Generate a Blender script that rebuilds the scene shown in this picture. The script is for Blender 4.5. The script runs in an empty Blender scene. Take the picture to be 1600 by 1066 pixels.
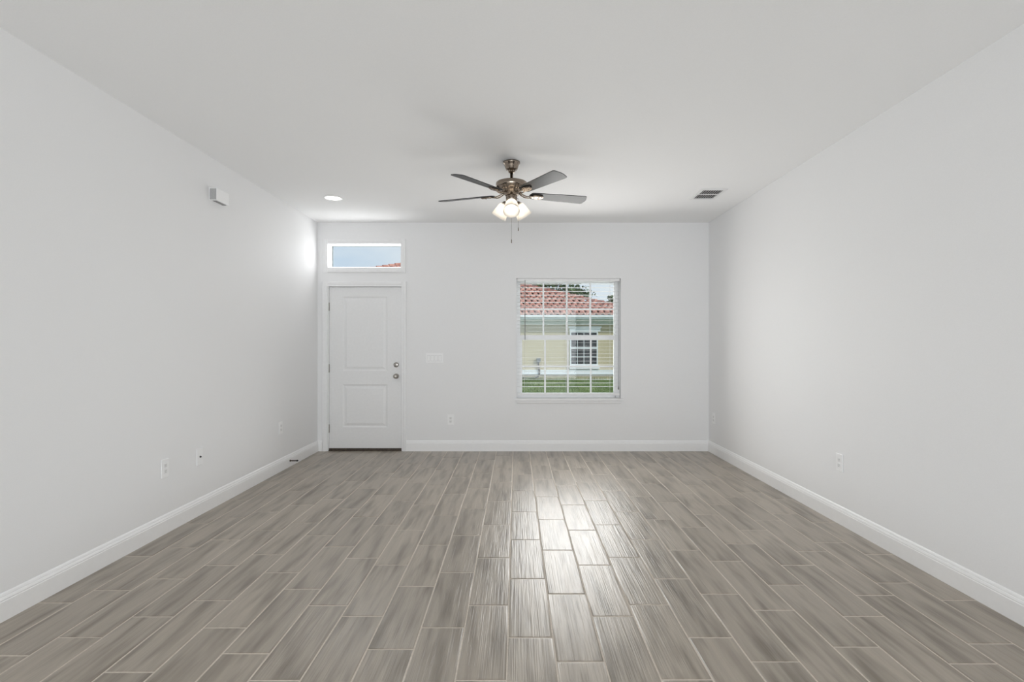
import bpy, bmesh, math, random
from mathutils import Vector, Matrix

random.seed(7)
PI = math.pi
S = bpy.context.scene
COL = S.collection

# ------------------------------------------------------------------ camera, sky, sun, daylight, exposure
W, H = 1600.0, 1066.0
F = 842.0                      # focal length in pixels
CX, CY = 806.0, 538.5          # vanishing point of the room's depth
EYE = 1.327
D = 6.711                      # far wall
cam_d = bpy.data.cameras.new('camera')
cam_d.sensor_fit = 'HORIZONTAL'
cam_d.sensor_width = 36.0
cam_d.lens = F / W * 36.0
cam_d.shift_x = -(CX - W / 2) / W
cam_d.shift_y = (CY - H / 2) / W
cam_d.clip_start = 0.05
cam_d.clip_end = 400
cam = bpy.data.objects.new('camera', cam_d)
COL.objects.link(cam)
cam.location = (0, 0, EYE)
cam.rotation_euler = (PI / 2, 0, 0)
S.camera = cam

S.view_settings.view_transform = 'Standard'
S.view_settings.look = 'None'
S.view_settings.gamma = 1.0
S.view_settings.exposure = 0.0
S.view_settings.use_curve_mapping = False
S.cycles.use_denoising = True
S.cycles.max_bounces = 12
S.cycles.diffuse_bounces = 8
S.cycles.glossy_bounces = 4
S.cycles.transparent_max_bounces = 12
S.cycles.sample_clamp_indirect = 6.0
S.cycles.caustics_reflective = False
S.cycles.caustics_refractive = False

world = bpy.data.worlds.new('sky')
S.world = world
world.use_nodes = True
wn = world.node_tree
wn.nodes.clear()
w_out = wn.nodes.new('ShaderNodeOutputWorld')
w_bg = wn.nodes.new('ShaderNodeBackground')
w_tc = wn.nodes.new('ShaderNodeTexCoord')
w_mp = wn.nodes.new('ShaderNodeMapping')
w_mp.inputs['Scale'].default_value = (1.6, 1.6, 5.0)
w_mp.inputs['Location'].default_value = (0.4, 0.2, 0.0)
w_nz = wn.nodes.new('ShaderNodeTexNoise')
w_nz.inputs['Scale'].default_value = 1.6
w_nz.inputs['Detail'].default_value = 5
w_rp = wn.nodes.new('ShaderNodeValToRGB')
w_rp.color_ramp.elements[0].position = 0.42
w_rp.color_ramp.elements[0].color = (0.60, 0.74, 0.90, 1)
w_rp.color_ramp.elements[1].position = 0.68
w_rp.color_ramp.elements[1].color = (0.88, 0.92, 0.96, 1)
wn.links.new(w_tc.outputs['Generated'], w_mp.inputs['Vector'])
wn.links.new(w_mp.outputs['Vector'], w_nz.inputs['Vector'])
wn.links.new(w_nz.outputs['Fac'], w_rp.inputs['Fac'])
wn.links.new(w_rp.outputs['Color'], w_bg.inputs['Color'])
w_bg.inputs['Strength'].default_value = 0.95
wn.links.new(w_bg.outputs['Background'], w_out.inputs['Surface'])

sun_d = bpy.data.lights.new('sun', 'SUN')
sun_d.energy = 2.9
sun_d.angle = math.radians(3)
sun_d.color = (1.0, 0.96, 0.88)
sun = bpy.data.objects.new('sun', sun_d)
COL.objects.link(sun)
sun.rotation_euler = Vector((-0.75, 0.45, -0.58)).to_track_quat('-Z', 'Y').to_euler()


def area(name, loc, rot, sx, sy, power, color=(1, 1, 1), spread=180):
    d = bpy.data.lights.new(name, 'AREA')
    d.shape = 'RECTANGLE'
    d.size, d.size_y = sx, sy
    d.energy = power
    d.color = color
    d.spread = math.radians(spread)
    o = bpy.data.objects.new(name, d)
    COL.objects.link(o)
    o.location = loc
    o.rotation_euler = rot
    return o


# daylight entering by the front window and the transom
area('daylight_window', (0.657, D - 0.035, 1.41), (-PI / 2, 0, 0), 1.20, 1.40, 23, (1.0, 0.985, 0.96), 150)
area('daylight_pane', (0.657, D + 0.215, 1.41), (-PI / 2, 0, 0), 1.18, 1.36, 12, (0.97, 0.99, 1.0))
area('daylight_transom', (-1.886, D + 0.098, 2.44), (-PI / 2, 0, 0), 0.86, 0.26, 5.4, (0.98, 0.99, 1.0))
area('rear_fill', (0.0, -6.05, 1.38), (PI / 2, 0, 0), 4.4, 2.6, 205, (0.925, 0.965, 1.0))  # added fill lamp at the made-up rear opening, out of view
# added upward fill lamp just above the floor, brightens the ceiling
area('upward_fill', (0.0, 1.6, 0.06), (PI, 0, 0), 4.3, 8.0, 23.5, (0.86, 0.932, 1.0))

# ------------------------------------------------------------------ materials


def mat(name, col=(0.8, 0.8, 0.8), rough=0.5, metal=0.0, spec=0.5, emit=None, estr=0.0, coat=0.0, coat_r=0.1):
    m = bpy.data.materials.new(name)
    m.use_nodes = True
    b = m.node_tree.nodes['Principled BSDF']
    b.inputs['Base Color'].default_value = (*col, 1)
    b.inputs['Roughness'].default_value = rough
    b.inputs['Metallic'].default_value = metal
    b.inputs['Specular IOR Level'].default_value = spec
    b.inputs['Coat Weight'].default_value = coat
    b.inputs['Coat Roughness'].default_value = coat_r
    if emit:
        b.inputs['Emission Color'].default_value = (*emit, 1)
        b.inputs['Emission Strength'].default_value = estr
    return m


def add_noise(m, c1, c2, scale=(1, 1, 1), nscale=5, detail=3, lo=0.35, hi=0.65, bump=0.0, bdist=0.002):
    nt = m.node_tree
    b = nt.nodes['Principled BSDF']
    tc = nt.nodes.new('ShaderNodeTexCoord')
    mp = nt.nodes.new('ShaderNodeMapping')
    mp.inputs['Scale'].default_value = scale
    nz = nt.nodes.new('ShaderNodeTexNoise')
    nz.inputs['Scale'].default_value = nscale
    nz.inputs['Detail'].default_value = detail
    rp = nt.nodes.new('ShaderNodeValToRGB')
    rp.color_ramp.elements[0].position = lo
    rp.color_ramp.elements[1].position = hi
    rp.color_ramp.elements[0].color = (*c1, 1)
    rp.color_ramp.elements[1].color = (*c2, 1)
    L = nt.links.new
    L(tc.outputs['Object'], mp.inputs['Vector'])
    L(mp.outputs['Vector'], nz.inputs['Vector'])
    L(nz.outputs['Fac'], rp.inputs['Fac'])
    L(rp.outputs['Color'], b.inputs['Base Color'])
    if bump:
        bp = nt.nodes.new('ShaderNodeBump')
        bp.inputs['Strength'].default_value = bump
        bp.inputs['Distance'].default_value = bdist
        L(nz.outputs['Fac'], bp.inputs['Height'])
        L(bp.outputs['Normal'], b.inputs['Normal'])
    return m


M = {}
M['paint'] = add_noise(mat('wall_paint', rough=0.62, spec=0.3), (0.85, 0.85, 0.853), (0.87, 0.87, 0.873),
                       nscale=220, detail=2, bump=0.05, bdist=0.0008)
M['ceil'] = add_noise(mat('ceiling_paint', rough=0.8, spec=0.2), (0.90, 0.90, 0.90), (0.92, 0.92, 0.92),
                      nscale=160, detail=2, bump=0.06, bdist=0.0008)
M['trim'] = add_noise(mat('white_trim_paint', rough=0.38), (0.86, 0.86, 0.862), (0.88, 0.88, 0.882), nscale=30)
M['base'] = add_noise(mat('white_baseboard_paint', rough=0.38), (0.92, 0.92, 0.922), (0.935, 0.935, 0.937), nscale=30)
M['door'] = add_noise(mat('white_door_paint', rough=0.42), (0.83, 0.83, 0.83), (0.85, 0.85, 0.85), nscale=40)
M['vinyl'] = add_noise(mat('white_vinyl', rough=0.35), (0.94, 0.94, 0.94), (0.955, 0.955, 0.955), nscale=20)
M['slat'] = add_noise(mat('white_slat', rough=0.4), (0.84, 0.84, 0.84), (0.88, 0.88, 0.88), nscale=20)
M['plastic'] = add_noise(mat('white_plastic', rough=0.35), (0.905, 0.905, 0.905), (0.925, 0.925, 0.925), nscale=60)
M['ivory'] = mat('receptacle_plastic', (0.80, 0.80, 0.795), 0.4)
M['slot_grey'] = mat('rocker_gap', (0.50, 0.50, 0.50), 0.6)
M['slot'] = mat('receptacle_slot', (0.22, 0.22, 0.22), 0.6)
M['grille_grey'] = mat('painted_slot_shade', (0.30, 0.30, 0.30), 0.6)  # grey puts the shade of the chime's vent slots into the colour
M['dark'] = mat('dark_slot', (0.03, 0.03, 0.03), 0.6)
M['cord'] = mat('grey_cord', (0.20, 0.20, 0.19), 0.7)
M['nickel'] = add_noise(mat('brushed_nickel', rough=0.18, metal=1.0), (0.25, 0.205, 0.165), (0.35, 0.295, 0.245),
                        scale=(1, 1, 30), nscale=18, detail=2)
M['hardware'] = add_noise(mat('satin_nickel', rough=0.3, metal=1.0), (0.36, 0.34, 0.31), (0.42, 0.40, 0.37), nscale=40)
M['blade'] = add_noise(mat('dark_blade', rough=0.36, spec=0.32), (0.016, 0.0155, 0.0155), (0.026, 0.025, 0.0245),
                       scale=(3, 40, 1), nscale=4, detail=4)
M['threshold'] = add_noise(mat('bronze_threshold', rough=0.45, metal=0.4), (0.06, 0.045, 0.035), (0.10, 0.08, 0.06), nscale=30)
M['vent'] = mat('white_register_paint', (0.82, 0.82, 0.82), 0.4)
M['vent_dark'] = mat('dark_duct', (0.045, 0.045, 0.045), 0.9)

# frosted lamp glass: lets the bulb's light through
m = bpy.data.materials.new('frosted_glass')
m.use_nodes = True
nt = m.node_tree
nt.nodes.clear()
o_ = nt.nodes.new('ShaderNodeOutputMaterial')
tl = nt.nodes.new('ShaderNodeBsdfTranslucent')
tl.inputs['Color'].default_value = (0.96, 0.93, 0.89, 1)
gl = nt.nodes.new('ShaderNodeBsdfPrincipled')
gl.inputs['Base Color'].default_value = (0.9, 0.88, 0.84, 1)
gl.inputs['Roughness'].default_value = 0.3
mx = nt.nodes.new('ShaderNodeMixShader')
mx.inputs[0].default_value = 0.35
nt.links.new(tl.outputs[0], mx.inputs[1])
nt.links.new(gl.outputs[0], mx.inputs[2])
nt.links.new(mx.outputs[0], o_.inputs[0])
M['frost'] = m
M['bulb'] = mat('lit_bulb', (1, 1, 1), 0.4, emit=(1.0, 0.91, 0.78), estr=6.0)
M['lens'] = mat('lit_lens', (1, 1, 1), 0.4, emit=(1.0, 0.98, 0.94), estr=9.0)

# window glass: thin pane
m = bpy.data.materials.new('window_glass')
m.use_nodes = True
nt = m.node_tree
nt.nodes.clear()
o_ = nt.nodes.new('ShaderNodeOutputMaterial')
tr = nt.nodes.new('ShaderNodeBsdfTransparent')
tr.inputs['Color'].default_value = (0.965, 0.98, 0.975, 1)
gs = nt.nodes.new('ShaderNodeBsdfGlossy')
gs.inputs['Roughness'].default_value = 0.02
fr = nt.nodes.new('ShaderNodeFresnel')
fr.inputs['IOR'].default_value = 1.35
mx = nt.nodes.new('ShaderNodeMixShader')
nt.links.new(fr.outputs[0], mx.inputs[0])
nt.links.new(tr.outputs[0], mx.inputs[1])
nt.links.new(gs.outputs[0], mx.inputs[2])
nt.links.new(mx.outputs[0], o_.inputs[0])
M['glass'] = m


def tile_material():
    m = mat('wood_look_tile', rough=0.33, spec=0.55)
    nt = m.node_tree
    L = nt.links.new
    N = nt.nodes.new
    b = nt.nodes['Principled BSDF']
    tc = N('ShaderNodeTexCoord')
    geo = N('ShaderNodeNewGeometry')
    off = N('ShaderNodeMath'); off.operation = 'MULTIPLY'; off.inputs[1].default_value = 57.0
    L(geo.outputs['Random Per Island'], off.inputs[0])

    def streak(sx, sy, det, dist=0.0):
        mp = N('ShaderNodeMapping')
        mp.inputs['Scale'].default_value = (sx, sy, 1)
        L(tc.outputs['Object'], mp.inputs['Vector'])
        nz = N('ShaderNodeTexNoise')
        nz.noise_dimensions = '4D'
        nz.inputs['Scale'].default_value = 1.0
        nz.inputs['Detail'].default_value = det
        nz.inputs['Distortion'].default_value = dist
        L(mp.outputs['Vector'], nz.inputs['Vector'])
        L(off.outputs[0], nz.inputs['W'])
        return nz.outputs['Fac']
    broad = streak(17, 2.0, 2.0, 0.25)
    mid = streak(55, 4.0, 3.0, 0.3)
    fine = streak(165, 2.6, 1.0, 0.4)
    r1 = N('ShaderNodeValToRGB')
    e = r1.color_ramp.elements
    e[0].position, e[0].color = 0.30, (0.195, 0.166, 0.130, 1)
    e[1].position, e[1].color = 0.56, (0.370, 0.324, 0.268, 1)
    L(broad, r1.inputs['Fac'])
    r2 = N('ShaderNodeMapRange')
    r2.inputs['From Min'].default_value = 0.3; r2.inputs['From Max'].default_value = 0.7
    r2.inputs['To Min'].default_value = 0.90; r2.inputs['To Max'].default_value = 1.08
    L(mid, r2.inputs['Value'])
    r3 = N('ShaderNodeMapRange')
    r3.inputs['To Min'].default_value = 0.93; r3.inputs['To Max'].default_value = 1.08
    L(geo.outputs['Random Per Island'], r3.inputs['Value'])
    mu = N('ShaderNodeMath'); mu.operation = 'MULTIPLY'
    L(r2.outputs[0], mu.inputs[0]); L(r3.outputs[0], mu.inputs[1])
    vm = N('ShaderNodeVectorMath'); vm.operation = 'SCALE'
    L(r1.outputs['Color'], vm.inputs[0]); L(mu.outputs[0], vm.inputs['Scale'])
    L(vm.outputs[0], b.inputs['Base Color'])
    bp = N('ShaderNodeBump')
    bp.inputs['Strength'].default_value = 0.8
    bp.inputs['Distance'].default_value = 0.0022
    ad = N('ShaderNodeMath'); ad.operation = 'ADD'
    L(fine, ad.inputs[0]); L(mid, ad.inputs[1])
    L(ad.outputs[0], bp.inputs['Height'])
    L(bp.outputs['Normal'], b.inputs['Normal'])
    rr = N('ShaderNodeMapRange')
    rr.inputs['To Min'].default_value = 0.24; rr.inputs['To Max'].default_value = 0.38
    L(mid, rr.inputs['Value'])
    L(rr.outputs[0], b.inputs['Roughness'])
    return m


M['tile'] = tile_material()
M['grout'] = add_noise(mat('grout', rough=0.9, spec=0.2), (0.60, 0.54, 0.47), (0.68, 0.62, 0.545), nscale=60)

M['stucco'] = add_noise(mat('cream_stucco', rough=0.9, spec=0.2), (0.48, 0.42, 0.285), (0.535, 0.47, 0.325), nscale=14, bump=0.2, bdist=0.01)
M['white_ext'] = add_noise(mat('white_exterior_trim', rough=0.6), (0.72, 0.76, 0.80), (0.76, 0.80, 0.84), nscale=8)
M['frieze'] = add_noise(mat('pale_frieze', rough=0.7), (0.62, 0.66, 0.64), (0.66, 0.70, 0.68), nscale=8)
M['roof'] = add_noise(mat('terracotta_tile', rough=0.8, spec=0.25), (0.36, 0.155, 0.125), (0.66, 0.38, 0.32), nscale=2.6, detail=5, lo=0.3, hi=0.7)
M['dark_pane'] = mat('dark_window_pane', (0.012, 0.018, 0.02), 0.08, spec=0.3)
M['green'] = add_noise(mat('grass_blade', rough=0.8, spec=0.2), (0.11, 0.17, 0.055), (0.25, 0.33, 0.13), nscale=1.4, detail=4)
M['soil'] = add_noise(mat('turf_soil', rough=0.95, spec=0.1), (0.07, 0.13, 0.03), (0.15, 0.24, 0.07), nscale=2.0, detail=6)
M['leaf'] = add_noise(mat('leaf', rough=0.6), (0.045, 0.085, 0.03), (0.13, 0.19, 0.075), nscale=1.2, detail=3)
M['bark'] = add_noise(mat('bark', rough=0.9), (0.10, 0.08, 0.06), (0.2, 0.17, 0.14), nscale=9)
M['util'] = mat('grey_utility_box', (0.13, 0.15, 0.17), 0.5)
M['black'] = mat('black_cable', (0.02, 0.02, 0.02), 0.6)

# ------------------------------------------------------------------ helpers


class MB:
    """collects shapes and links them as one mesh object"""

    def __init__(self):
        self.bm = bmesh.new()

    def quad(self, pts, mi=0):
        f = self.bm.faces.new([self.bm.verts.new(p) for p in pts])
        f.material_index = mi
        return f

    def box(self, x0, x1, y0, y1, z0, z1, bevel=0.0, mi=0, seg=2):
        mtx = Matrix.Translation(((x0 + x1) / 2, (y0 + y1) / 2, (z0 + z1) / 2)) @ Matrix.Diagonal((abs(x1 - x0), abs(y1 - y0), abs(z1 - z0), 1))
        r = bmesh.ops.create_cube(self.bm, size=1, matrix=mtx)
        fs = set()
        es = set()
        for v in r['verts']:
            fs.update(v.link_faces)
            es.update(v.link_edges)
        for f in fs:
            f.material_index = mi
        if bevel:
            bmesh.ops.bevel(self.bm, geom=list(es), offset=bevel, segments=seg, affect='EDGES', profile=0.5, material=mi if mi else -1)
        return self

    def lathe(self, prof, n=32, mtx=None, mi=0, smooth=True, close=False):
        """revolve (r, z) pairs about z"""
        rings = []
        for r, z in prof:
            ring = []
            for i in range(n):
                a = 2 * PI * i / n
                p = Vector((r * math.cos(a), r * math.sin(a), z))
                if mtx:
                    p = mtx @ p
                ring.append(self.bm.verts.new(p))
            rings.append(ring)
        for a, b in zip(rings, rings[1:]):
            for i in range(n):
                f = self.bm.faces.new((a[i], a[(i + 1) % n], b[(i + 1) % n], b[i]))
                f.smooth = smooth
                f.material_index = mi
        if prof[0][0] > 1e-5 and close:
            self.bm.faces.new(rings[0][::-1]).material_index = mi
        if prof[-1][0] > 1e-5 and close:
            self.bm.faces.new(rings[-1]).material_index = mi
        return self

    def tube(self, pts, r, n=8, mi=0):
        pts = [Vector(p) for p in pts]
        rings = []
        up = Vector((0, 0, 1))
        for i, p in enumerate(pts):
            d = (pts[min(i + 1, len(pts) - 1)] - pts[max(i - 1, 0)]).normalized()
            ref = up if abs(d.dot(up)) < 0.95 else Vector((1, 0, 0))
            u = d.cross(ref).normalized()
            v = u.cross(d).normalized()
            rr = r[i] if isinstance(r, (list, tuple)) else r
            rings.append([self.bm.verts.new(p + (u * math.cos(2 * PI * k / n) + v * math.sin(2 * PI * k / n)) * rr) for k in range(n)])
        for a, b in zip(rings, rings[1:]):
            for k in range(n):
                f = self.bm.faces.new((a[k], a[(k + 1) % n], b[(k + 1) % n], b[k]))
                f.smooth = True
                f.material_index = mi
        self.bm.faces.new(rings[0][::-1]).material_index = mi
        self.bm.faces.new(rings[-1]).material_index = mi
        return self

    def sweep(self, prof, p0, p1, out, up=(0, 0, 1), mi=0):
        """extrude a closed (out, up) profile from p0 to p1"""
        p0, p1, out, up = Vector(p0), Vector(p1), Vector(out), Vector(up)
        a = [self.bm.verts.new(p0 + out * u + up * v) for u, v in prof]
        b = [self.bm.verts.new(p1 + out * u + up * v) for u, v in prof]
        n = len(prof)
        for i in range(n):
            f = self.bm.faces.new((a[i], a[(i + 1) % n], b[(i + 1) % n], b[i]))
            f.material_index = mi
        self.bm.faces.new(a[::-1]).material_index = mi
        self.bm.faces.new(b).material_index = mi
        return self

    def build(self, name, mats, parent=None, fix=True):
        if fix:
            bmesh.ops.recalc_face_normals(self.bm, faces=self.bm.faces[:])
        me = bpy.data.meshes.new(name)
        self.bm.to_mesh(me)
        self.bm.free()
        for m_ in (mats if isinstance(mats, (list, tuple)) else [mats]):
            me.materials.append(m_)
        o = bpy.data.objects.new(name, me)
        COL.objects.link(o)
        if parent:
            o.parent = parent
        return o


def empty(name, loc=(0, 0, 0), rz=0.0):
    o = bpy.data.objects.new(name, None)
    o.empty_display_size = 0.05
    COL.objects.link(o)
    o.location = loc
    o.rotation_euler = (0, 0, rz)
    return o


def tag(o, label=None, cat=None, group=None, kind=None):
    if label: o['label'] = label
    if cat: o['category'] = cat
    if group: o['group'] = group
    if kind: o['kind'] = kind
    return o


def struct(o, label=None, cat=None):
    o['kind'] = 'structure'
    if label: o['label'] = label
    if cat: o['category'] = cat
    return o


def copy_tree(o, parent=None):
    c = o.copy()
    COL.objects.link(c)
    if parent:
        c.parent = parent
    for ch in list(o.children):
        copy_tree(ch, c)
    return c


# ------------------------------------------------------------------ room shell
XL, XR = -2.468, 2.403
ZC = 2.845
Y0 = -6.0
WT = 0.20                       # front wall thickness

# openings in the far wall (x0, x1, z0, z1)
DOOR = (-2.345, -1.405, 0.0, 2.062)
TRAN = (-2.342, -1.428, 2.283, 2.592)
WIN = (0.008, 1.307, 0.655, 2.152)


def wall_with_holes(xa, xb, y0, y1, z0, z1, holes):
    xs = sorted({xa, xb, *[h[0] for h in holes], *[h[1] for h in holes]})
    zs = sorted({z0, z1, *[h[2] for h in holes], *[h[3] for h in holes]})
    mb = MB()
    bm = mb.bm
    solid = {}
    for i in range(len(xs) - 1):
        for j in range(len(zs) - 1):
            cx, cz = (xs[i] + xs[i + 1]) / 2, (zs[j] + zs[j + 1]) / 2
            solid[i, j] = not any(h[0] < cx < h[1] and h[2] < cz < h[3] for h in holes)
    V = {}

    def v(i, j, k):
        if (i, j, k) not in V:
            V[i, j, k] = bm.verts.new((xs[i], (y0, y1)[k], zs[j]))
        return V[i, j, k]
    for (i, j), s in solid.items():
        if not s:
            continue
        bm.faces.new((v(i, j, 0), v(i + 1, j, 0), v(i + 1, j + 1, 0), v(i, j + 1, 0)))
        bm.faces.new((v(i, j, 1), v(i, j + 1, 1), v(i + 1, j + 1, 1), v(i + 1, j, 1)))
        for di, dj, a, b in ((-1, 0, (i, j), (i, j + 1)), (1, 0, (i + 1, j + 1), (i + 1, j)), (0, -1, (i + 1, j), (i, j)), (0, 1, (i, j + 1), (i + 1, j + 1))):
            if not solid.get((i + di, j + dj), False):
                bm.faces.new((v(*a, 0), v(*a, 1), v(*b, 1), v(*b, 0)))
    return mb


struct(wall_with_holes(XL - 0.15, XR + 0.15, D, D + WT, 0, ZC, [DOOR, TRAN, WIN]).build('wall_back', M['paint']),
       'white painted far wall holding the front door and window', 'wall')
struct(MB().box(XL - 0.15, XL, Y0, D, 0, ZC).build('wall_left', M['paint']), 'white painted wall on the left side of the room', 'wall')
struct(MB().box(XR, XR + 0.15, Y0, D, 0, ZC).build('wall_right', M['paint']), 'white painted wall on the right side of the room', 'wall')
struct(wall_with_holes(XL - 0.15, XR + 0.15, Y0 - 0.15, Y0, 0, ZC, [(-2.25, 2.25, 0.0, 2.72)]).build('wall_rear', M['paint']),  # unseen opening, made up and sized for the fill light
       'white wall behind the camera with a wide opening', 'wall')
struct(MB().box(XL - 0.15, XR + 0.15, Y0 - 0.15, D + WT, ZC, ZC + 0.14).build('ceiling', M['ceil']), 'flat white ceiling', 'ceiling')


def build_floor():
    mb = MB()
    bm = mb.bm
    offs = {-12: 2.770, -11: 2.299, -10: 2.442, -9: 2.628, -8: 2.183, -7: 2.526, -6: 2.315, -5: 2.741, -4: 2.634, -3: 2.346, -2: 2.527,
            -1: 2.741, 0: 2.440, 1: 2.254, 2: 2.630, 3: 2.746, 4: 2.441, 5: 2.255, 6: 2.693, 7: 2.365, 8: 2.632, 9: 2.241, 10: 2.390, 11: 2.797}
    L, P, X00 = 0.6115, 0.2040, -0.036
    g = 0.0025
    rings = ((0.0, -0.0028), (0.0016, -0.0009), (0.0042, -0.00022), (0.0085, 0.0), (0.0125, 0.0))
    for k, o in offs.items():
        xa, xb = X00 + P * k + g, X00 + P * (k + 1) - g
        xa, xb = max(xa, XL), min(xb, XR)
        n0 = math.floor((Y0 - o) / L)
        n1 = math.ceil((D - o) / L)
        for n in range(n0, n1 + 1):
            ya, yb = max(o + n * L + g, Y0), min(o + (n + 1) * L - g, D + 0.02)
            if yb - ya < 0.03 or xb - xa < 0.03:
                continue
            dz = random.uniform(-0.00035, 0.00035)
            tx, ty = random.uniform(-0.0012, 0.0012), random.uniform(-0.0009, 0.0009)
            xm, ym = (xa + xb) / 2, (ya + yb) / 2
            R = []
            for ins, z in rings:
                R.append([bm.verts.new((x, y, z + dz + (x - xm) * tx + (y - ym) * ty)) for x, y in
                          ((xa + ins, ya + ins), (xb - ins, ya + ins), (xb - ins, yb - ins), (xa + ins, yb - ins))])
            for a, b in zip(R, R[1:]):
                for i in range(4):
                    f = bm.faces.new((a[i], a[(i + 1) % 4], b[(i + 1) % 4], b[i]))
                    f.smooth = True
            f = bm.faces.new(R[-1])
            f.smooth = True
    mb.box(XL - 0.15, XR + 0.15, Y0 - 0.15, D + WT, -0.06, -0.0015, mi=1)
    return mb.build('floor', [M['tile'], M['grout']], fix=False)


struct(build_floor(), 'grey-brown wood-look plank tile floor with pale grout', 'floor')

# baseboards
BB = [(0, 0), (0.016, 0), (0.016, 0.094), (0.0135, 0.0965), (0.0135, 0.1005), (0.0145, 0.103), (0.0115, 0.113), (0.0085, 0.1155), (0.0085, 0.120),
      (0.0065, 0.127), (0.003, 0.1325), (0, 0.1335)]
CAS_L, CAS_R = -2.409, -1.361
struct(MB().sweep(BB, (XL, Y0, 0), (XL, D, 0), (1, 0, 0)).build('baseboard_left', M['base']))
struct(MB().sweep(BB, (XR, Y0, 0), (XR, D, 0), (-1, 0, 0)).build('baseboard_right', M['base']))
struct(MB().sweep(BB, (CAS_R, D, 0), (XR, D, 0), (0, -1, 0)).sweep(BB, (XL, D, 0), (CAS_L, D, 0), (0, -1, 0)).build('baseboard_back', M['base']))

# door casing and transom casing; profile across the board, thickest at its outer edge
CW = 0.060


def casing(mb, x0, x1, z0, z1, bottom):
    def prof(s):
        return [(0, 0), (0.011, 0), (0.013, 0.006), (0.013, 0.022), (0.0165, 0.030), (0.0175, CW - 0.006), (0.014, CW), (0, CW)]
    p = prof(1)
    zb = z0 if not bottom else z0 - CW
    mb.sweep(p, (x0, D, zb), (x0, D, z1 + CW), (0, -1, 0), (-1, 0, 0))
    mb.sweep(p, (x1, D, zb), (x1, D, z1 + CW), (0, -1, 0), (1, 0, 0))
    mb.sweep(p, (x0, D, z1), (x1, D, z1), (0, -1, 0), (0, 0, 1))
    if bottom:
        mb.sweep(p, (x0, D, z0), (x1, D, z0), (0, -1, 0), (0, 0, -1))
    return mb


struct(casing(MB(), -2.346, -1.421, 0.0, 2.048, False).build('trim_1', M['trim']), 'white moulded casing round the front door', 'trim')
struct(casing(MB(), -2.339, -1.431, 2.283, 2.580, True).build('trim_2', M['trim']), 'white moulded casing round the small transom window', 'trim')

# ------------------------------------------------------------------ front door
door = struct(empty('door_1', (-1.877, D, 0)), 'white two-panel front door with satin nickel knob and deadbolt', 'door')
ox = door.location.x
SX0, SX1, SZ0, SZ1 = -2.331 - ox, -1.419 - ox, 0.032, 2.045
YF = 0.022                      # slab front face behind the wall face
j = MB()
j.box(DOOR[0] - ox, DOOR[0] + 0.012 - ox, -0.004, WT, 0, DOOR[3])
j.box(DOOR[1] - 0.012 - ox, DOOR[1] - ox, -0.004, WT, 0, DOOR[3])
j.box(DOOR[0] - ox, DOOR[1] - ox, -0.004, WT, DOOR[3] - 0.013, DOOR[3])
j.box(DOOR[0] + 0.012 - ox, DOOR[0] + 0.03 - ox, YF + 0.05, WT, 0, DOOR[3])
j.box(DOOR[1] - 0.03 - ox, DOOR[1] - 0.012 - ox, YF + 0.05, WT, 0, DOOR[3])
j.box(DOOR[0] - ox, DOOR[1] - ox, YF + 0.05, WT, DOOR[3] - 0.03, DOOR[3] - 0.013)
j.build('door_jamb', M['trim'], door)


def door_slab():
    mb = MB()
    bm = mb.bm
    panels = [(-2.165 - ox, -1.606 - ox, 0.998, 1.926), (-2.165 - ox, -1.606 - ox, 0.292, 0.828)]
    xs = [SX0, panels[0][0], panels[0][1], SX1]
    zs = [SZ0, 0.292, 0.828, 0.998, 1.926, SZ1]
    for i in range(3):
        for k in range(5):
            if i == 1 and k in (1, 3):
                continue
            mb.quad([(xs[i], YF, zs[k]), (xs[i + 1], YF, zs[k]), (xs[i + 1], YF, zs[k + 1]), (xs[i], YF, zs[k + 1])])
    steps = ((0, 0), (0.010, 0.0055), (0.016, 0.0075), (0.026, 0.0075), (0.050, 0.0015), (0.056, 0.0008))
    for (a, b, c, d) in panels:
        R = []
        for ins, dep in steps:
            R.append([bm.verts.new(p) for p in ((a + ins, YF + dep, c + ins), (b - ins, YF + dep, c + ins), (b - ins, YF + dep, d - ins), (a + ins, YF + dep, d - ins))])
        for q, r in zip(R, R[1:]):
            for i in range(4):
                bm.faces.new((q[i], q[(i + 1) % 4], r[(i + 1) % 4], r[i]))
        bm.faces.new(R[-1])
    # edges and outer face
    yb = YF + 0.044
    for (p, q) in (((SX0, SZ0), (SX1, SZ0)), ((SX1, SZ0), (SX1, SZ1)), ((SX1, SZ1), (SX0, SZ1)), ((SX0, SZ1), (SX0, SZ0))):
        mb.quad([(p[0], YF, p[1]), (p[0], yb, p[1]), (q[0], yb, q[1]), (q[0], YF, q[1])])
    mb.quad([(SX0, yb, SZ0), (SX0, yb, SZ1), (SX1, yb, SZ1), (SX1, yb, SZ0)])
    bmesh.ops.remove_doubles(bm, verts=bm.verts[:], dist=1e-5)
    return mb.build('door_slab', M['door'], door)


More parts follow.
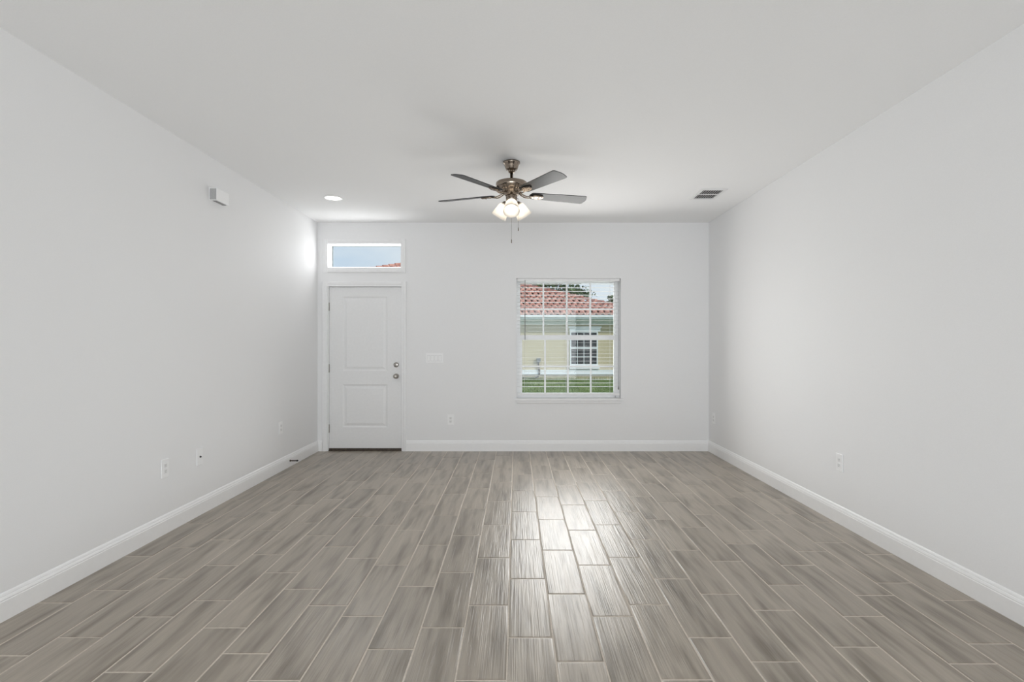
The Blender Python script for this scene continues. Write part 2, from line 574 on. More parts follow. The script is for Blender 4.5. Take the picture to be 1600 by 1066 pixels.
door_slab()
for zc in (1.800, 1.030, 0.278):
    h = MB()
    h.lathe([(0, -0.052), (0.0062, -0.052), (0.0072, -0.049), (0.0072, 0.049), (0.0062, 0.052), (0, 0.052)], 14, Matrix.Translation((SX0 - 0.004, YF - 0.011, zc)))
    h.box(SX0 - 0.002, SX0 + 0.004, YF - 0.006, YF + 0.03, zc - 0.05, zc + 0.05)
    tag(h.build('hinge', M['hardware'], door), 'satin nickel hinge')
RX = Matrix.Rotation(PI / 2, 4, 'X')          # lathe axis z -> -y
kx = -1.494 - ox
k = MB()
k.lathe([(0, 0), (0.033, 0), (0.033, 0.004), (0.028, 0.010), (0.014, 0.014), (0.0125, 0.030), (0.018, 0.036), (0.0265, 0.043), (0.029, 0.052), (0.027, 0.061), (0.020, 0.067), (0.008, 0.069), (0, 0.0692)],
        28, Matrix.Translation((kx, YF, 0.932)) @ RX)
tag(k.build('door_knob', M['hardware'], door), 'round satin nickel knob')
k = MB()
k.lathe([(0, 0), (0.032, 0), (0.032, 0.006), (0.028, 0.012), (0.020, 0.015), (0, 0.0155)], 28, Matrix.Translation((kx, YF, 1.074)) @ RX)
k.box(kx - 0.004, kx + 0.004, YF - 0.033, YF - 0.013, 1.074 - 0.017, 1.074 + 0.017, 0.002)
bmesh.ops.rotate(k.bm, verts=[v for v in k.bm.verts if v.co.y < YF - 0.0125 and abs(v.co.z - 1.074) < 0.02 and abs(v.co.x - kx) < 0.005],
                 cent=(kx, YF, 1.074), matrix=Matrix.Rotation(math.radians(-35), 3, 'Y'))
tag(k.build('deadbolt', M['hardware'], door), 'satin nickel deadbolt thumb turn')
t = MB()
t.box(DOOR[0] + 0.012 - ox, DOOR[1] - 0.012 - ox, -0.006, WT + 0.03, -0.001, 0.012, 0.003)
t.box(DOOR[0] + 0.012 - ox, DOOR[1] - 0.012 - ox, YF - 0.004, YF + 0.05, 0.012, 0.030)
tag(t.build('threshold', M['threshold'], door), 'dark bronze threshold')

# ------------------------------------------------------------------ transom window
tw = struct(empty('window_2', ((TRAN[0] + TRAN[1]) / 2, D, TRAN[2])), 'small fixed transom window above the front door', 'window')
tx = tw.location.x
fx0, fx1, fz0, fz1 = TRAN[0] - tx, TRAN[1] - tx, 0.0, TRAN[3] - TRAN[2]
f = MB()
fw = 0.020
f.box(fx0, fx0 + fw, 0.07, 0.14, fz0, fz1)
f.box(fx1 - fw, fx1, 0.07, 0.14, fz0, fz1)
f.box(fx0 + fw, fx1 - fw, 0.07, 0.14, fz1 - fw, fz1)
f.box(fx0 + fw, fx1 - fw, 0.07, 0.14, fz0, fz0 + fw)
f.build('window_frame', M['vinyl'], tw)
MB().box(fx0 + fw, fx1 - fw, 0.103, 0.106, fz0 + fw, fz1 - fw).build('pane', M['glass'], tw)

# ------------------------------------------------------------------ main window
wz = WIN[2]
win = struct(empty('window_1', (WIN[0], D, wz)), 'white single-hung window with colonial grilles behind an open blind', 'window')
ww, wh = WIN[1] - WIN[0], WIN[3] - wz
f = MB()
fw = 0.045
ya, yb = 0.095, 0.19
f.box(0, fw, ya, yb, 0, wh)
f.box(ww - fw - 0.008, ww, ya, yb, 0, wh)
f.box(fw, ww - fw, ya, yb, wh - 0.022, wh)
f.box(fw, ww - fw, ya, yb, 0, 0.030)
f.build('window_frame', M['vinyl'], win)
# upper sash sits towards the outside, lower sash towards the room
UX0, UX1 = 0.052 - WIN[0] + 0.0, 1.247 - WIN[0]
zm0, zm1 = 1.384 - wz, 1.448 - wz
u = MB()
yu0, yu1 = 0.145, 0.175
u.box(fw - 0.002, UX0 + 0.004, yu0, yu1, zm0, wh - 0.02)
u.box(UX1, ww - fw, yu0, yu1, zm0, wh - 0.02)
u.box(UX0, UX1, yu0, yu1, zm0 + 0.012, zm1)
u.box(UX0, UX1, yu0, yu1, wh - 0.045, wh - 0.02)
us = u.build('upper_sash', M['vinyl'], win)
gz0, gz1 = zm1, wh - 0.045
g_ = MB()
for i in (1, 2, 3):
    xc = UX0 + (UX1 - UX0) * i / 4
    g_.box(xc - 0.0105, xc + 0.0105, 0.157, 0.164, gz0, gz1)
zc = (gz0 + gz1) / 2
g_.box(UX0, UX1, 0.1575, 0.1635, zc - 0.0105, zc + 0.0105)
g_.build('grille', M['vinyl'], us)
MB().box(UX0, UX1, 0.159, 0.162, gz0, gz1).build('pane', M['glass'], us)
LX0, LX1 = 0.080 - WIN[0], 1.240 - WIN[0]
l = MB()
yl0, yl1 = 0.108, 0.142
l.box(fw - 0.004, LX0, yl0, yl1, 0.028, zm1 - 0.002)
l.box(LX1, ww - fw - 0.004, yl0, yl1, 0.028, zm1 - 0.002)
l.box(LX0, LX1, yl0, yl1, zm0, zm1 - 0.002)
l.box(LX0, LX1, yl0, yl1, 0.028, 0.060)
ls = l.build('lower_sash', M['vinyl'], win)
g_ = MB()
for i in (1, 2, 3):
    xc = LX0 + (LX1 - LX0) * i / 4
    g_.box(xc - 0.0105, xc + 0.0105, 0.121, 0.128, 0.06, zm0)
zc = (0.06 + zm0) / 2
g_.box(LX0, LX1, 0.1215, 0.1275, zc - 0.0105, zc + 0.0105)
g_.build('grille', M['vinyl'], ls)
MB().box(LX0, LX1, 0.123, 0.126, 0.06, zm0).build('pane', M['glass'], ls)
s = MB()
s.box(-0.030, ww + 0.034, -0.032, 0.0, -0.026, 0.003, 0.004)
s.box(0.001, ww - 0.001, -0.012, 0.096, -0.006, 0.003)
s.build('window_sill', M['trim'], win)
MB().sweep([(0, 0), (0.008, 0.002), (0.013, 0.010), (0.013, 0.034), (0.009, 0.040), (0, 0.040)], (0.002, 0, -0.064), (ww - 0.002, 0, -0.064), (0, -1, 0)).build('apron', M['trim'], win)

# ------------------------------------------------------------------ blind
bl = tag(empty('window_blind', (WIN[0], D, WIN[3])), 'white horizontal slat blind, slats tilted open, hanging inside the window', 'blind')
bx0, bx1 = 0.010, ww - 0.010
MB().box(bx0, bx1, 0.014, 0.066, -0.036, -0.001, 0.002).build('headrail', M['slat'], bl)
s = MB()
nsl = 29
for i in range(nsl):
    z = 2.0845 - 0.0459 * i - WIN[3]
    # slightly crowned slat, 50 mm deep
    pr = [(0.016, 0.0), (0.028, 0.0006), (0.041, 0.0008), (0.054, 0.0006), (0.066, 0.0), (0.066, 0.0015), (0.054, 0.0021), (0.041, 0.0023), (0.028, 0.0021), (0.016, 0.0015)]
    s.sweep(pr, (bx0, 0, z - 0.0012), (bx1, 0, z - 0.0012), (0, 1, 0))
s.build('slats', M['slat'], bl)
MB().box(bx0, bx1, 0.016, 0.066, 0.694 - WIN[3], 0.7215 - WIN[3], 0.003).build('bottom_rail', M['slat'], bl)
for px in (0.10, 0.62, 1.17):
    c = MB()
    for yy in (0.0145, 0.0675):
        c.tube([(px, yy, -0.036), (px, yy, 0.70 - WIN[3])], 0.0009, 5)
    c.build('ladder_cord', M['slat'], bl)
c = MB()
c.tube([(0.106, 0.006, -0.03), (0.106, 0.004, -0.765)], 0.0032, 8)
c.tube([(0.106, 0.016, -0.02), (0.106, 0.006, -0.03)], 0.003, 6)
tag(c.build('tilt_wand', M['cord'], bl), 'thin grey tilt wand')
c = MB()
c.tube([(1.268, 0.013, -0.03), (1.270, 0.008, -0.72), (1.270, 0.008, -1.345)], 0.0016, 6)
c.tube([(1.278, 0.013, -0.03), (1.277, 0.008, -0.72), (1.275, 0.008, -1.345)], 0.0016, 6)
c.lathe([(0.002, 0), (0.006, -0.012), (0.008, -0.045), (0.0, -0.048)], 10, Matrix.Translation((1.2725, 0.008, -1.34)))
c.build('lift_cord', M['cord'], bl)

# ------------------------------------------------------------------ ceiling fan
fan = tag(empty('ceiling_fan', (-0.036, 4.483, ZC)), 'brushed nickel ceiling fan with five dark blades and three lit glass shades', 'ceiling fan')
MB().lathe([(0, 0), (0.0705, 0), (0.0715, -0.006), (0.0705, -0.013), (0.064, -0.019), (0.058, -0.034), (0.051, -0.058), (0.046, -0.066), (0.031, -0.071), (0.030, -0.082), (0.022, -0.090), (0.0, -0.091)], 40).build('canopy', M['nickel'], fan)
MB().lathe([(0, -0.084), (0.0125, -0.084), (0.0125, -0.150), (0.022, -0.154), (0.024, -0.172), (0, -0.172)], 24).build('downrod', M['nickel'], fan)
MB().lathe([(0, -0.166), (0.100, -0.166), (0.122, -0.169), (0.129, -0.174), (0.131, -0.182), (0.131, -0.208), (0.127, -0.214), (0.120, -0.217), (0.117, -0.224), (0.094, -0.236), (0.082, -0.241), (0.080, -0.250), (0.060, -0.254), (0.058, -0.276), (0, -0.277)], 48).build('motor_housing', M['nickel'], fan)
MB().lathe([(0.0, -0.276), (0.045, -0.276), (0.047, -0.280), (0.047, -0.318), (0.044, -0.324), (0.036, -0.330), (0.034, -0.352), (0.024, -0.362), (0.010, -0.366), (0, -0.367)], 36).build('switch_housing', M['nickel'], fan)


def blade_mesh():
    bm = bmesh.new()
    r0, r1, th = 0.155, 0.662, 0.0055
    w0, w1 = 0.052, 0.068
    out = []
    # outline: rounded root, widening sides, softly rounded tip
    for i in range(9):
        a = PI / 2 + PI * i / 8
        out.append((r0 + 0.03 + 0.03 * math.cos(a), w0 * math.sin(a)))
    n = 6
    for i in range(1, n):
        t_ = i / n
        out.append((r0 + 0.03 + (r1 - 0.05 - r0) * t_, -(w0 + (w1 - w0) * t_)))
    for i in range(7):
        a = -PI / 2 + PI / 2 * i / 6
        out.append((r1 - 0.028 + 0.022 * math.cos(a), -(w1 - 0.022) + 0.022 * math.sin(a)))
    for i in range(1, 6):
        t_ = i / 6
        y = -(w1 - 0.022) + 2 * (w1 - 0.022) * t_
        out.append((r1 - 0.006 + 0.010 * math.sin(PI * t_), y))
    for i in range(7):
        a = PI / 2 * i / 6
        out.append((r1 - 0.028 + 0.022 * math.cos(a), (w1 - 0.022) + 0.022 * math.sin(a)))
    for i in range(n - 1, 0, -1):
        t_ = i / n
        out.append((r0 + 0.03 + (r1 - 0.05 - r0) * t_, (w0 + (w1 - w0) * t_)))
    top = [bm.verts.new((x, y, th / 2)) for x, y in out]
    bot = [bm.verts.new((x, y, -th / 2)) for x, y in out]
    bm.faces.new(top)
    bm.faces.new(bot[::-1])
    for i in range(len(out)):
        bm.faces.new((top[i], bot[i], bot[(i + 1) % len(out)], top[(i + 1) % len(out)]))
    bmesh.ops.recalc_face_normals(bm, faces=bm.faces[:])
    return bm


def iron_mesh():
    mb = MB()
    # curved arm from the hub to under the blade
    pts = []
    for i in range(9):
        t_ = i / 8
        pts.append((0.060 + 0.125 * t_, 0, 0.018 - 0.018 * math.sin(PI * t_) - 0.026 * t_))
    for s_ in (-1, 1):
        mb.tube([(p[0], s_ * (0.010 + 0.010 * math.sin(PI * i / 8)), p[2]) for i, p in enumerate(pts)], 0.0055, 8)
    # oval pad with a raised rim
    for (rx, ry, za, zb) in ((0.056, 0.031, -0.012, -0.0035), (0.048, 0.024, -0.016, -0.011)):
        ring_a, ring_b = [], []
        for i in range(28):
            a = 2 * PI * i / 28
            ring_a.append(mb.bm.verts.new((0.222 + rx * math.cos(a), ry * math.sin(a), za)))
            ring_b.append(mb.bm.verts.new((0.222 + rx * math.cos(a), ry * math.sin(a), zb)))
        mb.bm.faces.new(ring_a[::-1])
        mb.bm.faces.new(ring_b)
        for i in range(28):
            f_ = mb.bm.faces.new((ring_a[i], ring_a[(i + 1) % 28], ring_b[(i + 1) % 28], ring_b[i]))
            f_.smooth = True
    for (sx_, sy_) in ((0.195, 0.0), (0.235, 0.012), (0.235, -0.012)):
        mb.lathe([(0, -0.019), (0.0045, -0.0185), (0.005, -0.0155)], 10, Matrix.Translation((sx_, sy_, 0)))
    return mb


BZ = -0.268
PITCH = Matrix.Rotation(math.radians(-12), 4, 'X')
for i, a in enumerate((16, 88, 160, 232, 304)):
    bm = blade_mesh()
    bmesh.ops.transform(bm, matrix=PITCH, verts=bm.verts[:])
    me = bpy.data.meshes.new('blade')
    bm.to_mesh(me); bm.free()
    me.materials.append(M['blade'])
    b = bpy.data.objects.new('blade', me)
    COL.objects.link(b)
    b.parent = fan
    b.location = (0, 0, BZ)
    b.rotation_euler = (0, 0, math.radians(a))
    im = iron_mesh()
    for v in im.bm.verts:
        if v.co.x > 0.15:
            v.co = PITCH @ v.co
    tag(im.build('blade_iron', M['nickel'], b), 'nickel bracket under the dark blade')

for a in (-90, 30, 150):
    tilt = math.radians(54)
    az = math.radians(a)
    axis = Vector((math.cos(az) * math.cos(tilt), math.sin(az) * math.cos(tilt), -math.sin(tilt)))
    neck = Vector((math.cos(az) * 0.052, math.sin(az) * 0.052, -0.338))
    mtx = Matrix.Translation(neck) @ axis.to_track_quat('Z', 'Y').to_matrix().to_4x4()
    arm = MB()
    arm.tube([(math.cos(az) * 0.028, math.sin(az) * 0.028, -0.325), neck - axis * 0.012], 0.009, 10)
    arm.lathe([(0, -0.014), (0.020, -0.012), (0.030, -0.002), (0.0325, 0.010), (0.0325, 0.018), (0.030, 0.018), (0.028, 0.006), (0.010, 0.002), (0, 0.002)], 24, mtx)
    arm.build('lamp_arm', M['nickel'], fan)
    sh = MB()
    P_ = [(0.0290, 0.004), (0.0390, 0.014), (0.0480, 0.030), (0.0535, 0.052), (0.0575, 0.076), (0.0620, 0.102), (0.0685, 0.126)]
    sh.lathe(P_ + [(r - 0.0025, z - 0.0005) for r, z in reversed(P_)], 36, mtx)
    so = sh.build('lamp_shade', M['frost'], fan)
    bb = MB()
    bb.lathe([(0.012, 0.004), (0.013, 0.024), (0.018, 0.036), (0.0265, 0.052), (0.0295, 0.066), (0.0275, 0.080), (0.019, 0.091), (0.008, 0.096), (0, 0.0965)], 20, mtx)
    tag(bb.build('bulb', M['bulb'], so), 'lit frosted bulb')

for (cx_, cy_, zt, zb) in ((0.0, -0.046, -0.31, -0.682), (0.057, -0.020, -0.31, -0.578)):
    c = MB()
    n = int((zt - zb - 0.03) / 0.006)
    pts = [(cx_ * 0.75 + (cx_ * 0.25) * min(1, i / 3), cy_, zt - 0.006 * i) for i in range(n)]
    c.tube([(cx_ * 0.6, cy_ * 0.8, zt), (cx_, cy_, zt - 0.02), (cx_, cy_, zb + 0.03)], 0.0011, 6)
    ch = c.build('pull_chain', M['nickel'], fan)
    fb = MB()
    fb.lathe([(0, 0.032), (0.002, 0.031), (0.0036, 0.024), (0.0042, 0.006), (0.003, 0.0), (0, 0)], 12, Matrix.Translation((cx_, cy_, zb)))
    tag(fb.build('fob', M['nickel'], ch), 'small metal fob')

# ------------------------------------------------------------------ recessed light
rl = tag(empty('recessed_light', (-1.889, 5.570, ZC)), 'lit round recessed downlight in the ceiling near the left corner', 'ceiling light')
MB().lathe([(0.078, -0.006), (0.082, -0.009), (0.090, -0.008), (0.096, -0.003), (0.096, 0.0), (0.074, 0.0), (0.074, -0.004), (0.078, -0.006)], 48).build('trim_ring', M['plastic'], rl)
tag(MB().lathe([(0.0, -0.0065), (0.050, -0.0062), (0.0765, -0.0045), (0.0765, -0.001), (0, -0.001)], 40).build('lens', M['lens'], rl), 'glowing white lens')

# ------------------------------------------------------------------ ceiling air vent
av = tag(empty('air_vent', (1.938, 5.430, ZC)), 'white ceiling air register with dark open louvers near the right wall', 'air vent')
f = MB()
vx, vy = 0.098, 0.150        # half size of the louvered core
ox_, oy_ = 0.128, 0.186
for (a, b, c, d) in ((-ox_, ox_, -oy_, -vy), (-ox_, ox_, vy, oy_), (-ox_, -vx, -vy, vy), (vx, ox_, -vy, vy)):
    f.box(a, b, c, d, -0.008, 0.0)
f.box(-vx, vx, -0.010, 0.010, -0.008, -0.001)
f.build('frame', M['vent'], av)
MB().box(-vx, vx, -vy, vy, -0.0012, -0.0002).build('duct_opening', M['vent_dark'], av)
l = MB()
for yy in ((-vy, -0.010), (0.010, vy)):
    for i in range(8):
        x = -vx + 0.004 + (2 * vx - 0.008) * (i + 0.5) / 8
        l.quad([(x - 0.005, yy[0], -0.0085), (x + 0.0045, yy[0], -0.0022), (x + 0.0045, yy[1], -0.0022), (x - 0.005, yy[1], -0.0085)])
        l.quad([(x - 0.005, yy[0], -0.0086), (x - 0.005, yy[1], -0.0086), (x - 0.0005, yy[1], -0.0086), (x - 0.0005, yy[0], -0.0086)])
        l.quad([(x - 0.005, yy[1], -0.0077), (x + 0.0045, yy[1], -0.0014), (x + 0.0045, yy[0], -0.0014), (x - 0.005, yy[0], -0.0077)])
l.build('louvers', M['vent'], av, fix=False)

# ------------------------------------------------------------------ door chime on the left wall
dc = tag(empty('door_chime', (XL, 4.435, 2.490), PI / 2), 'white rectangular door chime box high on the left wall', 'door chime')
# local: x runs along the wall (towards the far wall), -y out of the wall
b = MB()
b.box(-0.098, 0.088, -0.062, -0.004, 0.0, 0.100, 0.004)
b.build('cover', M['plastic'], dc)
b = MB()
for i in range(5):
    b.box(-0.0990, -0.0975, -0.056 + i * 0.0105, -0.049 + i * 0.0105, 0.006, 0.094)
for i in range(4):
    b.box(-0.08 + i * 0.04, -0.05 + i * 0.04, -0.05, -0.018, -0.0015, 0.0005)
b.build('grille', M['grille_grey'], dc)
MB().box(-0.102, 0.092, -0.006, 0.0, -0.003, 0.103, 0.001).build('back_plate', M['plastic'], dc)


# ------------------------------------------------------------------ wall plates
def plate(mb, w, h, t_=0.0075):
    mb.box(-w / 2, w / 2, -t_, 0, -h / 2, h / 2, 0.0028, seg=2)
    return mb


def make_outlet():
    r = empty('wall_outlet')
    plate(MB(), 0.080, 0.130).build('cover_plate', M['plastic'], r)
    for s_ in (-1, 1):
        q = MB()
        q.box(-0.017, 0.017, -0.0095, -0.004, s_ * 0.0205 - 0.0145, s_ * 0.0205 + 0.0145, 0.003)
        rc = q.build('receptacle', M['ivory'], r)
        q = MB()
        for sx_ in (-0.0065, 0.0065):
            q.box(sx_ - 0.001, sx_ + 0.001, -0.0098, -0.0093, s_ * 0.0205 - 0.002, s_ * 0.0205 + 0.007)
        q.lathe([(0, 0.0098), (0.0025, 0.0098), (0.0025, 0.009)], 10, Matrix.Translation((0, 0, s_ * 0.0205 - 0.008)) @ RX)
        q.build('slots', M['slot'], rc)
    q = MB()
    q.lathe([(0, 0.0090), (0.0025, 0.0085), (0.003, 0.007)], 10, RX)
    q.build('screw', M['ivory'], r)
    return r


outlet = make_outlet()
spots = [((XL, 3.785, 0.457), PI / 2, 'white duplex outlet low on the left wall, nearest the camera'),
         ((XL, 5.647, 0.455), PI / 2, 'white duplex outlet low on the left wall, close to the front door'),
         ((-0.812, D, 0.390), 0.0, 'white duplex outlet low on the far wall between door and window'),
         ((XR, 3.995, 0.452), -PI / 2, 'white duplex outlet low in the middle of the right wall'),
         ((XR, 6.530, 0.430), -PI / 2, 'white duplex outlet on the right wall beside the far corner')]
for i, (loc, rz, lab) in enumerate(spots):
    o = outlet if i == 0 else copy_tree(outlet)
    o.location = loc
    o.rotation_euler = (0, 0, rz)
    tag(o, lab, 'outlet', 'duplex outlets along the walls')

cx_ = tag(empty('coaxial_plate', (XL, 4.200, 0.452), PI / 2), 'white cable plate with one dark socket on the left wall beside an outlet', 'wall plate')
plate(MB(), 0.080, 0.130).build('cover_plate', M['plastic'], cx_)
q = MB()
q.lathe([(0, 0.006), (0.0075, 0.006), (0.0075, 0.010), (0.0048, 0.010), (0.0048, 0.017), (0, 0.017)], 12, RX)
tag(q.build('socket', M['dark'], cx_), 'dark threaded cable socket')

sw = tag(empty('light_switch', (-1.014, D, 1.157)), 'white four-gang light switch plate beside the front door', 'light switch')
plate(MB(), 0.214, 0.122).build('cover_plate', M['plastic'], sw)
for i in range(4):
    x = -0.069 + 0.046 * i
    q = MB()
    q.sweep([(0.004, -0.033), (0.0150, -0.033), (0.0085, 0.0), (0.0095, 0.033), (0.004, 0.033)], (x - 0.0165, 0, 0), (x + 0.0165, 0, 0), (0, -1, 0))
    rk = q.build('rocker', M['plastic'], sw)
    MB().box(x - 0.0180, x + 0.0180, -0.0079, -0.006, -0.0348, 0.0348).build('rocker_gap', M['slot_grey'], rk)

ds = tag(empty('door_stop', (XL + 0.016, 5.850, 0.066), PI / 2), 'small dark spring door stop on the left baseboard near the door', 'door stop')
q = MB()
q.lathe([(0, 0), (0.011, 0), (0.011, 0.004), (0.007, 0.007), (0, 0.007)], 14, RX)
pts = []
for i in range(120):
    a = i * 2 * PI / 10
    pts.append((0.0055 * math.cos(a), -0.006 - 0.066 * i / 119, 0.0055 * math.sin(a)))
q.tube(pts, 0.0022, 5)
q.build('spring', M['threshold'], ds)
q = MB()
q.lathe([(0, 0.070), (0.0075, 0.070), (0.009, 0.076), (0.009, 0.084), (0.007, 0.088), (0, 0.088)], 14, RX)
tag(q.build('rubber_tip', M['dark'], ds), 'dark rubber tip')

# ------------------------------------------------------------------ outside: lawn, neighbour's house, trees
GZ = -0.15
HY = 22.4                        # neighbour's front wall


def at(px, py, Y):
    return ((px - CX) * Y / F, Y, EYE + (CY - py) * Y / F)


struct(MB().box(-70, 70, D + WT + 0.01, 120, GZ - 0.3, GZ).build('ground', M['soil']), 'green turf ground outside the window', 'ground')
gm = MB()
for i in range(26000):
    Y = random.uniform(14.5, HY - 0.05)
    x0, x1 = (795 - CX) * Y / F - 0.6, (980 - CX) * Y / F + 0.6
    x = random.uniform(x0, x1)
    h = random.uniform(0.03, 0.085) + (0.09 if Y > HY - 0.35 else 0)
    a = random.uniform(0, PI)
    wd = random.uniform(0.006, 0.013)
    dx, dy = math.cos(a) * wd, math.sin(a) * wd
    lx, ly = random.gauss(0, 0.025), random.gauss(0, 0.025)
    gm.bm.faces.new([gm.bm.verts.new(p) for p in ((x - dx, Y - dy, GZ), (x + dx, Y + dy, GZ), (x + lx, Y + ly, GZ + h))])
tag(gm.build('lawn_grass', M['green'], fix=False), 'short green lawn grass between the window and the cream house', 'grass', kind='stuff')

hs = tag(empty('house', (0, HY, GZ)), 'cream stucco neighbour house with red barrel tile hip roof', 'house')
HXa, HXb = -17.4, 4.95
Yd = 11.0                        # house depth
EZ = at(0, 493, 22.0)[2] - GZ    # eave height above the ground
# parts below are in the house's own frame: y = world y - HY, z = world z - GZ
w_ = MB()
w_.box(HXa, HXb, 0, Yd - 0.9, 0, EZ - 0.12)
w_.build('wall', M['stucco'], hs)
fz0 = at(0, 499.2, 22.0)[2] - GZ
w_ = MB()
w_.box(-17.98, 5.44, -0.43, -0.40, fz0, EZ + 0.02)
w_.box(5.41, 5.44, -0.40, Yd - 0.4, fz0, EZ + 0.02)
w_.box(-17.98, -17.95, -0.40, Yd - 0.4, fz0, EZ + 0.02)
w_.box(-17.98, 5.44, -0.50, -0.43, EZ - 0.07, EZ + 0.02)
w_.build('fascia', M['white_ext'], hs)
MB().box(-17.95, 5.41, -0.40, Yd - 0.5, fz0 + 0.01, fz0 + 0.03).build('soffit', M['frieze'], hs)
MB().box(HXa - 0.02, HXb + 0.02, -0.03, 0, at(0, 507.6, HY)[2] - GZ, fz0 + 0.01).build('frieze_board', M['frieze'], hs)
b0, b1 = at(0, 584.6, HY)[2] - GZ, at(0, 577.8, HY)[2] - GZ
w_ = MB()
w_.box(HXa - 0.03, HXb + 0.03, -0.05, 0, b0, b1)
w_.box(HXa - 0.03, HXb + 0.03, -0.065, 0, b0 - 0.02, b0 + 0.03)
w_.build('water_table', M['white_ext'], hs)

# neighbour's window
nx0, nx1 = (890.5 - CX) * HY / F, (934 - CX) * HY / F
nz0, nz1 = at(0, 571, HY)[2] - GZ, at(0, 518, HY)[2] - GZ
fr_ = MB()
e_ = 0.048
fr_.box(nx0, nx0 + e_, -0.06, 0, nz0, nz1)
fr_.box(nx1 - e_, nx1, -0.06, 0, nz0, nz1)
fr_.box(nx0 + e_, nx1 - e_, -0.06, 0, nz1 - 0.05, nz1)
fr_.box(nx0 + e_, nx1 - e_, -0.06, 0, nz0, nz0 + 0.05)
zm = at(0, 544, HY)[2] - GZ
fr_.box(nx0 + e_, nx1 - e_, -0.06, 0, zm - 0.035, zm + 0.035)
nwo = fr_.build('window', M['white_ext'], hs)
nw = MB()
nw.box(nx0 - 0.02, nx1 + 0.10, -0.09, 0, nz1, nz1 + 0.16)
nw.box(nx0 - 0.06, nx1 + 0.14, -0.12, 0, nz1 + 0.15, nz1 + 0.20)
nw.build('window_header', M['white_ext'], nwo)
MB().box(nx0 - 0.02, nx1 + 0.06, -0.09, 0, nz0 - 0.15, nz0).build('window_sill', M['white_ext'], nwo)
fr_ = MB()
for i in (1, 2, 3):
    x = nx0 + e_ + (nx1 - nx0 - 2 * e_) * i / 4
    fr_.box(x - 0.010, x + 0.010, -0.035, -0.012, nz0, nz1)
for za, zb in ((nz0 + 0.05, zm - 0.035), (zm + 0.035, nz1 - 0.05)):
    z = (za + zb) / 2
    fr_.box(nx0 + e_, nx1 - e_, -0.034, -0.011, z - 0.010, z + 0.010)
fr_.build('grille', M['white_ext'], nwo)
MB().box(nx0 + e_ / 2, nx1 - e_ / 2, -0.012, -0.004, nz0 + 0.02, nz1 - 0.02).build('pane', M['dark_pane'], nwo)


def roof():
    """front slope of stepped barrel tiles, plain side and back slopes"""
    mb = MB()
    bm = mb.bm
    A = Vector((-17.98, -0.42, EZ)); B = Vector((5.44, -0.42, EZ))
    pk = at(655, 411, 30.5)
    P_ = Vector((pk[0], 30.5 - HY, pk[2] - GZ))
    slope = (P_.z - EZ) / (P_.y + 0.42)
    run = P_.y + 0.42
    per, amp = 0.262, 0.10
    cr = 0.345
    nrow = int(run / cr) + 1
    seg = 8

    def xlim(y):
        t_ = (y + 0.42) / run
        return A.x + (P_.x - A.x) * t_, B.x + (P_.x - B.x) * t_
    for r in range(nrow):
        ya, yb = -0.42 + r * cr - (0.05 if r == 0 else 0), min(-0.42 + (r + 1) * cr + 0.04, P_.y)
        if yb <= ya:
            continue
        xa, xb = xlim(max(ya + 0.1, -0.42))
        za, zb = EZ + slope * (ya + 0.42) + 0.085, EZ + slope * (yb + 0.42) + 0.012
        n = max(2, int((xb - xa) / per * seg))
        prev = None
        for i in range(n + 1):
            x = xa + (xb - xa) * i / n
            ph = (x / per - 0.42 * r) % 1.0
            wv = amp * (1.35 * abs(math.sin(PI * ph)) ** 0.8 - 0.55)
            cur = (bm.verts.new((x, ya, za + wv)), bm.verts.new((x, yb, zb + wv)), bm.verts.new((x, ya, za + wv - 0.08)))
            if prev:
                f_ = bm.faces.new((prev[0], cur[0], cur[1], prev[1])); f_.smooth = True
                bm.faces.new((prev[2], cur[2], cur[0], prev[0]))
            prev = cur
    C2, D2 = Vector((5.44, Yd - 0.4, EZ)), Vector((-17.98, Yd - 0.4, EZ))
    dn = Vector((0, 0, -0.06))
    for tri in ((B, C2, P_), (C2, D2, P_), (D2, A, P_)):
        mb.quad(list(tri))
    mb.quad([A + dn, B + dn, C2 + dn, D2 + dn])
    mb.quad([A + dn, B + dn, P_ + dn])
    ro = mb.build('roof', M['roof'], hs, fix=False)
    caps = MB()
    for E_ in (A, B):
        d = (P_ - E_)
        Lh = d.length
        d.normalize()
        n = int(Lh / 0.36)
        side = d.cross(Vector((0, 0, 1))).normalized()
        up = side.cross(d).normalized()
        for i in range(n):
            s0 = E_ + d * (i * Lh / n)
            s1 = E_ + d * ((i + 1) * Lh / n + 0.05)
            ra, rb = 0.135, 0.105
            r0, r1_ = [], []
            for k_ in range(9):
                a = PI * k_ / 8
                r0.append(caps.bm.verts.new(s0 + side * ra * math.cos(a) + up * (ra * math.sin(a) + 0.06)))
                r1_.append(caps.bm.verts.new(s1 + side * rb * math.cos(a) + up * (rb * math.sin(a) + 0.04)))
            for k_ in range(8):
                f_ = caps.bm.faces.new((r0[k_], r0[k_ + 1], r1_[k_ + 1], r1_[k_])); f_.smooth = True
            caps.bm.faces.new(r0)
    caps.build('hip_caps', M['roof'], hs, fix=False)
    return ro


roof()

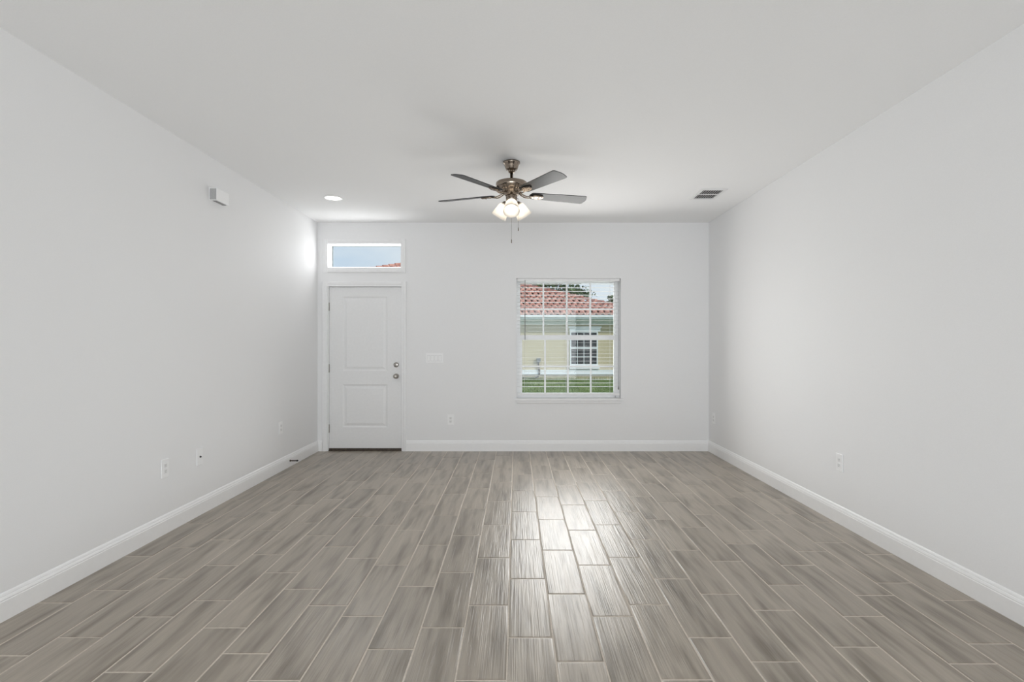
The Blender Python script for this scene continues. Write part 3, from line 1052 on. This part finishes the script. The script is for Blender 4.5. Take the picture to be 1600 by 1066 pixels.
ub = at(841.5, 563, HY)
ut = tag(empty('utility_box', (ub[0], HY, ub[2])), 'small grey utility box with black cable on the cream house wall', 'utility box')
MB().box(-0.085, 0.085, -0.09, 0, -0.085, 0.085, 0.01).build('box', M['util'], ut)
q = MB()
q.tube([(-0.02, -0.05, -0.08), (0.0, -0.06, -0.25), (0.03, -0.08, -0.45), (0.03, -0.08, -0.56), (-0.02, -0.08, -0.68), (-0.15, -0.08, -0.735), (-0.45, -0.08, -0.745), (-0.80, -0.08, -0.72), (-1.6, -0.08, -0.74)], 0.036, 8)
q.build('cable', M['black'], ut)


def tree(X, Y, z0, rad, hz, n, lab, leaf=0.16):
    r = tag(empty('tree', (X, Y, GZ)), lab, 'tree')
    zc_ = z0 - GZ
    tm = MB()
    tm.tube([(0, 0, -0.1), (0.05, 0.02, zc_ * 0.4), (0.0, 0.05, zc_ * 0.8), (0.05, 0, zc_ + hz * 0.4)], [0.17, 0.13, 0.10, 0.03], 8)
    tips = []
    for i in range(16):
        a = random.uniform(0, 2 * PI)
        q_ = random.uniform(0.35, 1.0)
        e = Vector((math.cos(a) * rad * q_, math.sin(a) * rad * q_, zc_ + hz * random.uniform(-0.75, 0.9) * math.sqrt(max(0.05, 1 - q_ * q_ * 0.8))))
        s0 = Vector((0, 0, zc_ * random.uniform(0.6, 0.95)))
        tm.tube([s0, (s0 + e) / 2 + Vector((0, 0, 0.1)), e], [0.05, 0.03, 0.01], 5)
        tips.append(e)
        tips.append((s0 + e) / 2 * 0.4 + e * 0.6)
    tm.build('trunk', M['bark'], r)
    lm = MB()
    for i in range(n):
        c_ = random.choice(tips) + Vector((random.gauss(0, rad * 0.16), random.gauss(0, rad * 0.16), random.gauss(0, hz * 0.13)))
        u_ = Vector((random.gauss(0, 1), random.gauss(0, 1), random.gauss(0, 0.6))).normalized()
        v_ = u_.cross(Vector((random.gauss(0, 1), random.gauss(0, 1), random.gauss(0, 1)))).normalized()
        s_ = leaf * random.uniform(0.6, 1.3)
        lm.quad([c_ - u_ * s_, c_ + v_ * s_ * 0.42, c_ + u_ * s_, c_ - v_ * s_ * 0.42])
    lm.build('foliage', M['leaf'], r, fix=False)


p = at(865, 440, 37)
tree(p[0], p[1], p[2], 2.7, 1.6, 2600, 'dark leafy tree rising behind the red roof left of its slope', 0.17)
p = at(962, 470, 37)
tree(p[0], p[1], p[2], 0.6, 0.5, 420, 'small dark treetop just above the roof at the right window edge', 0.12)
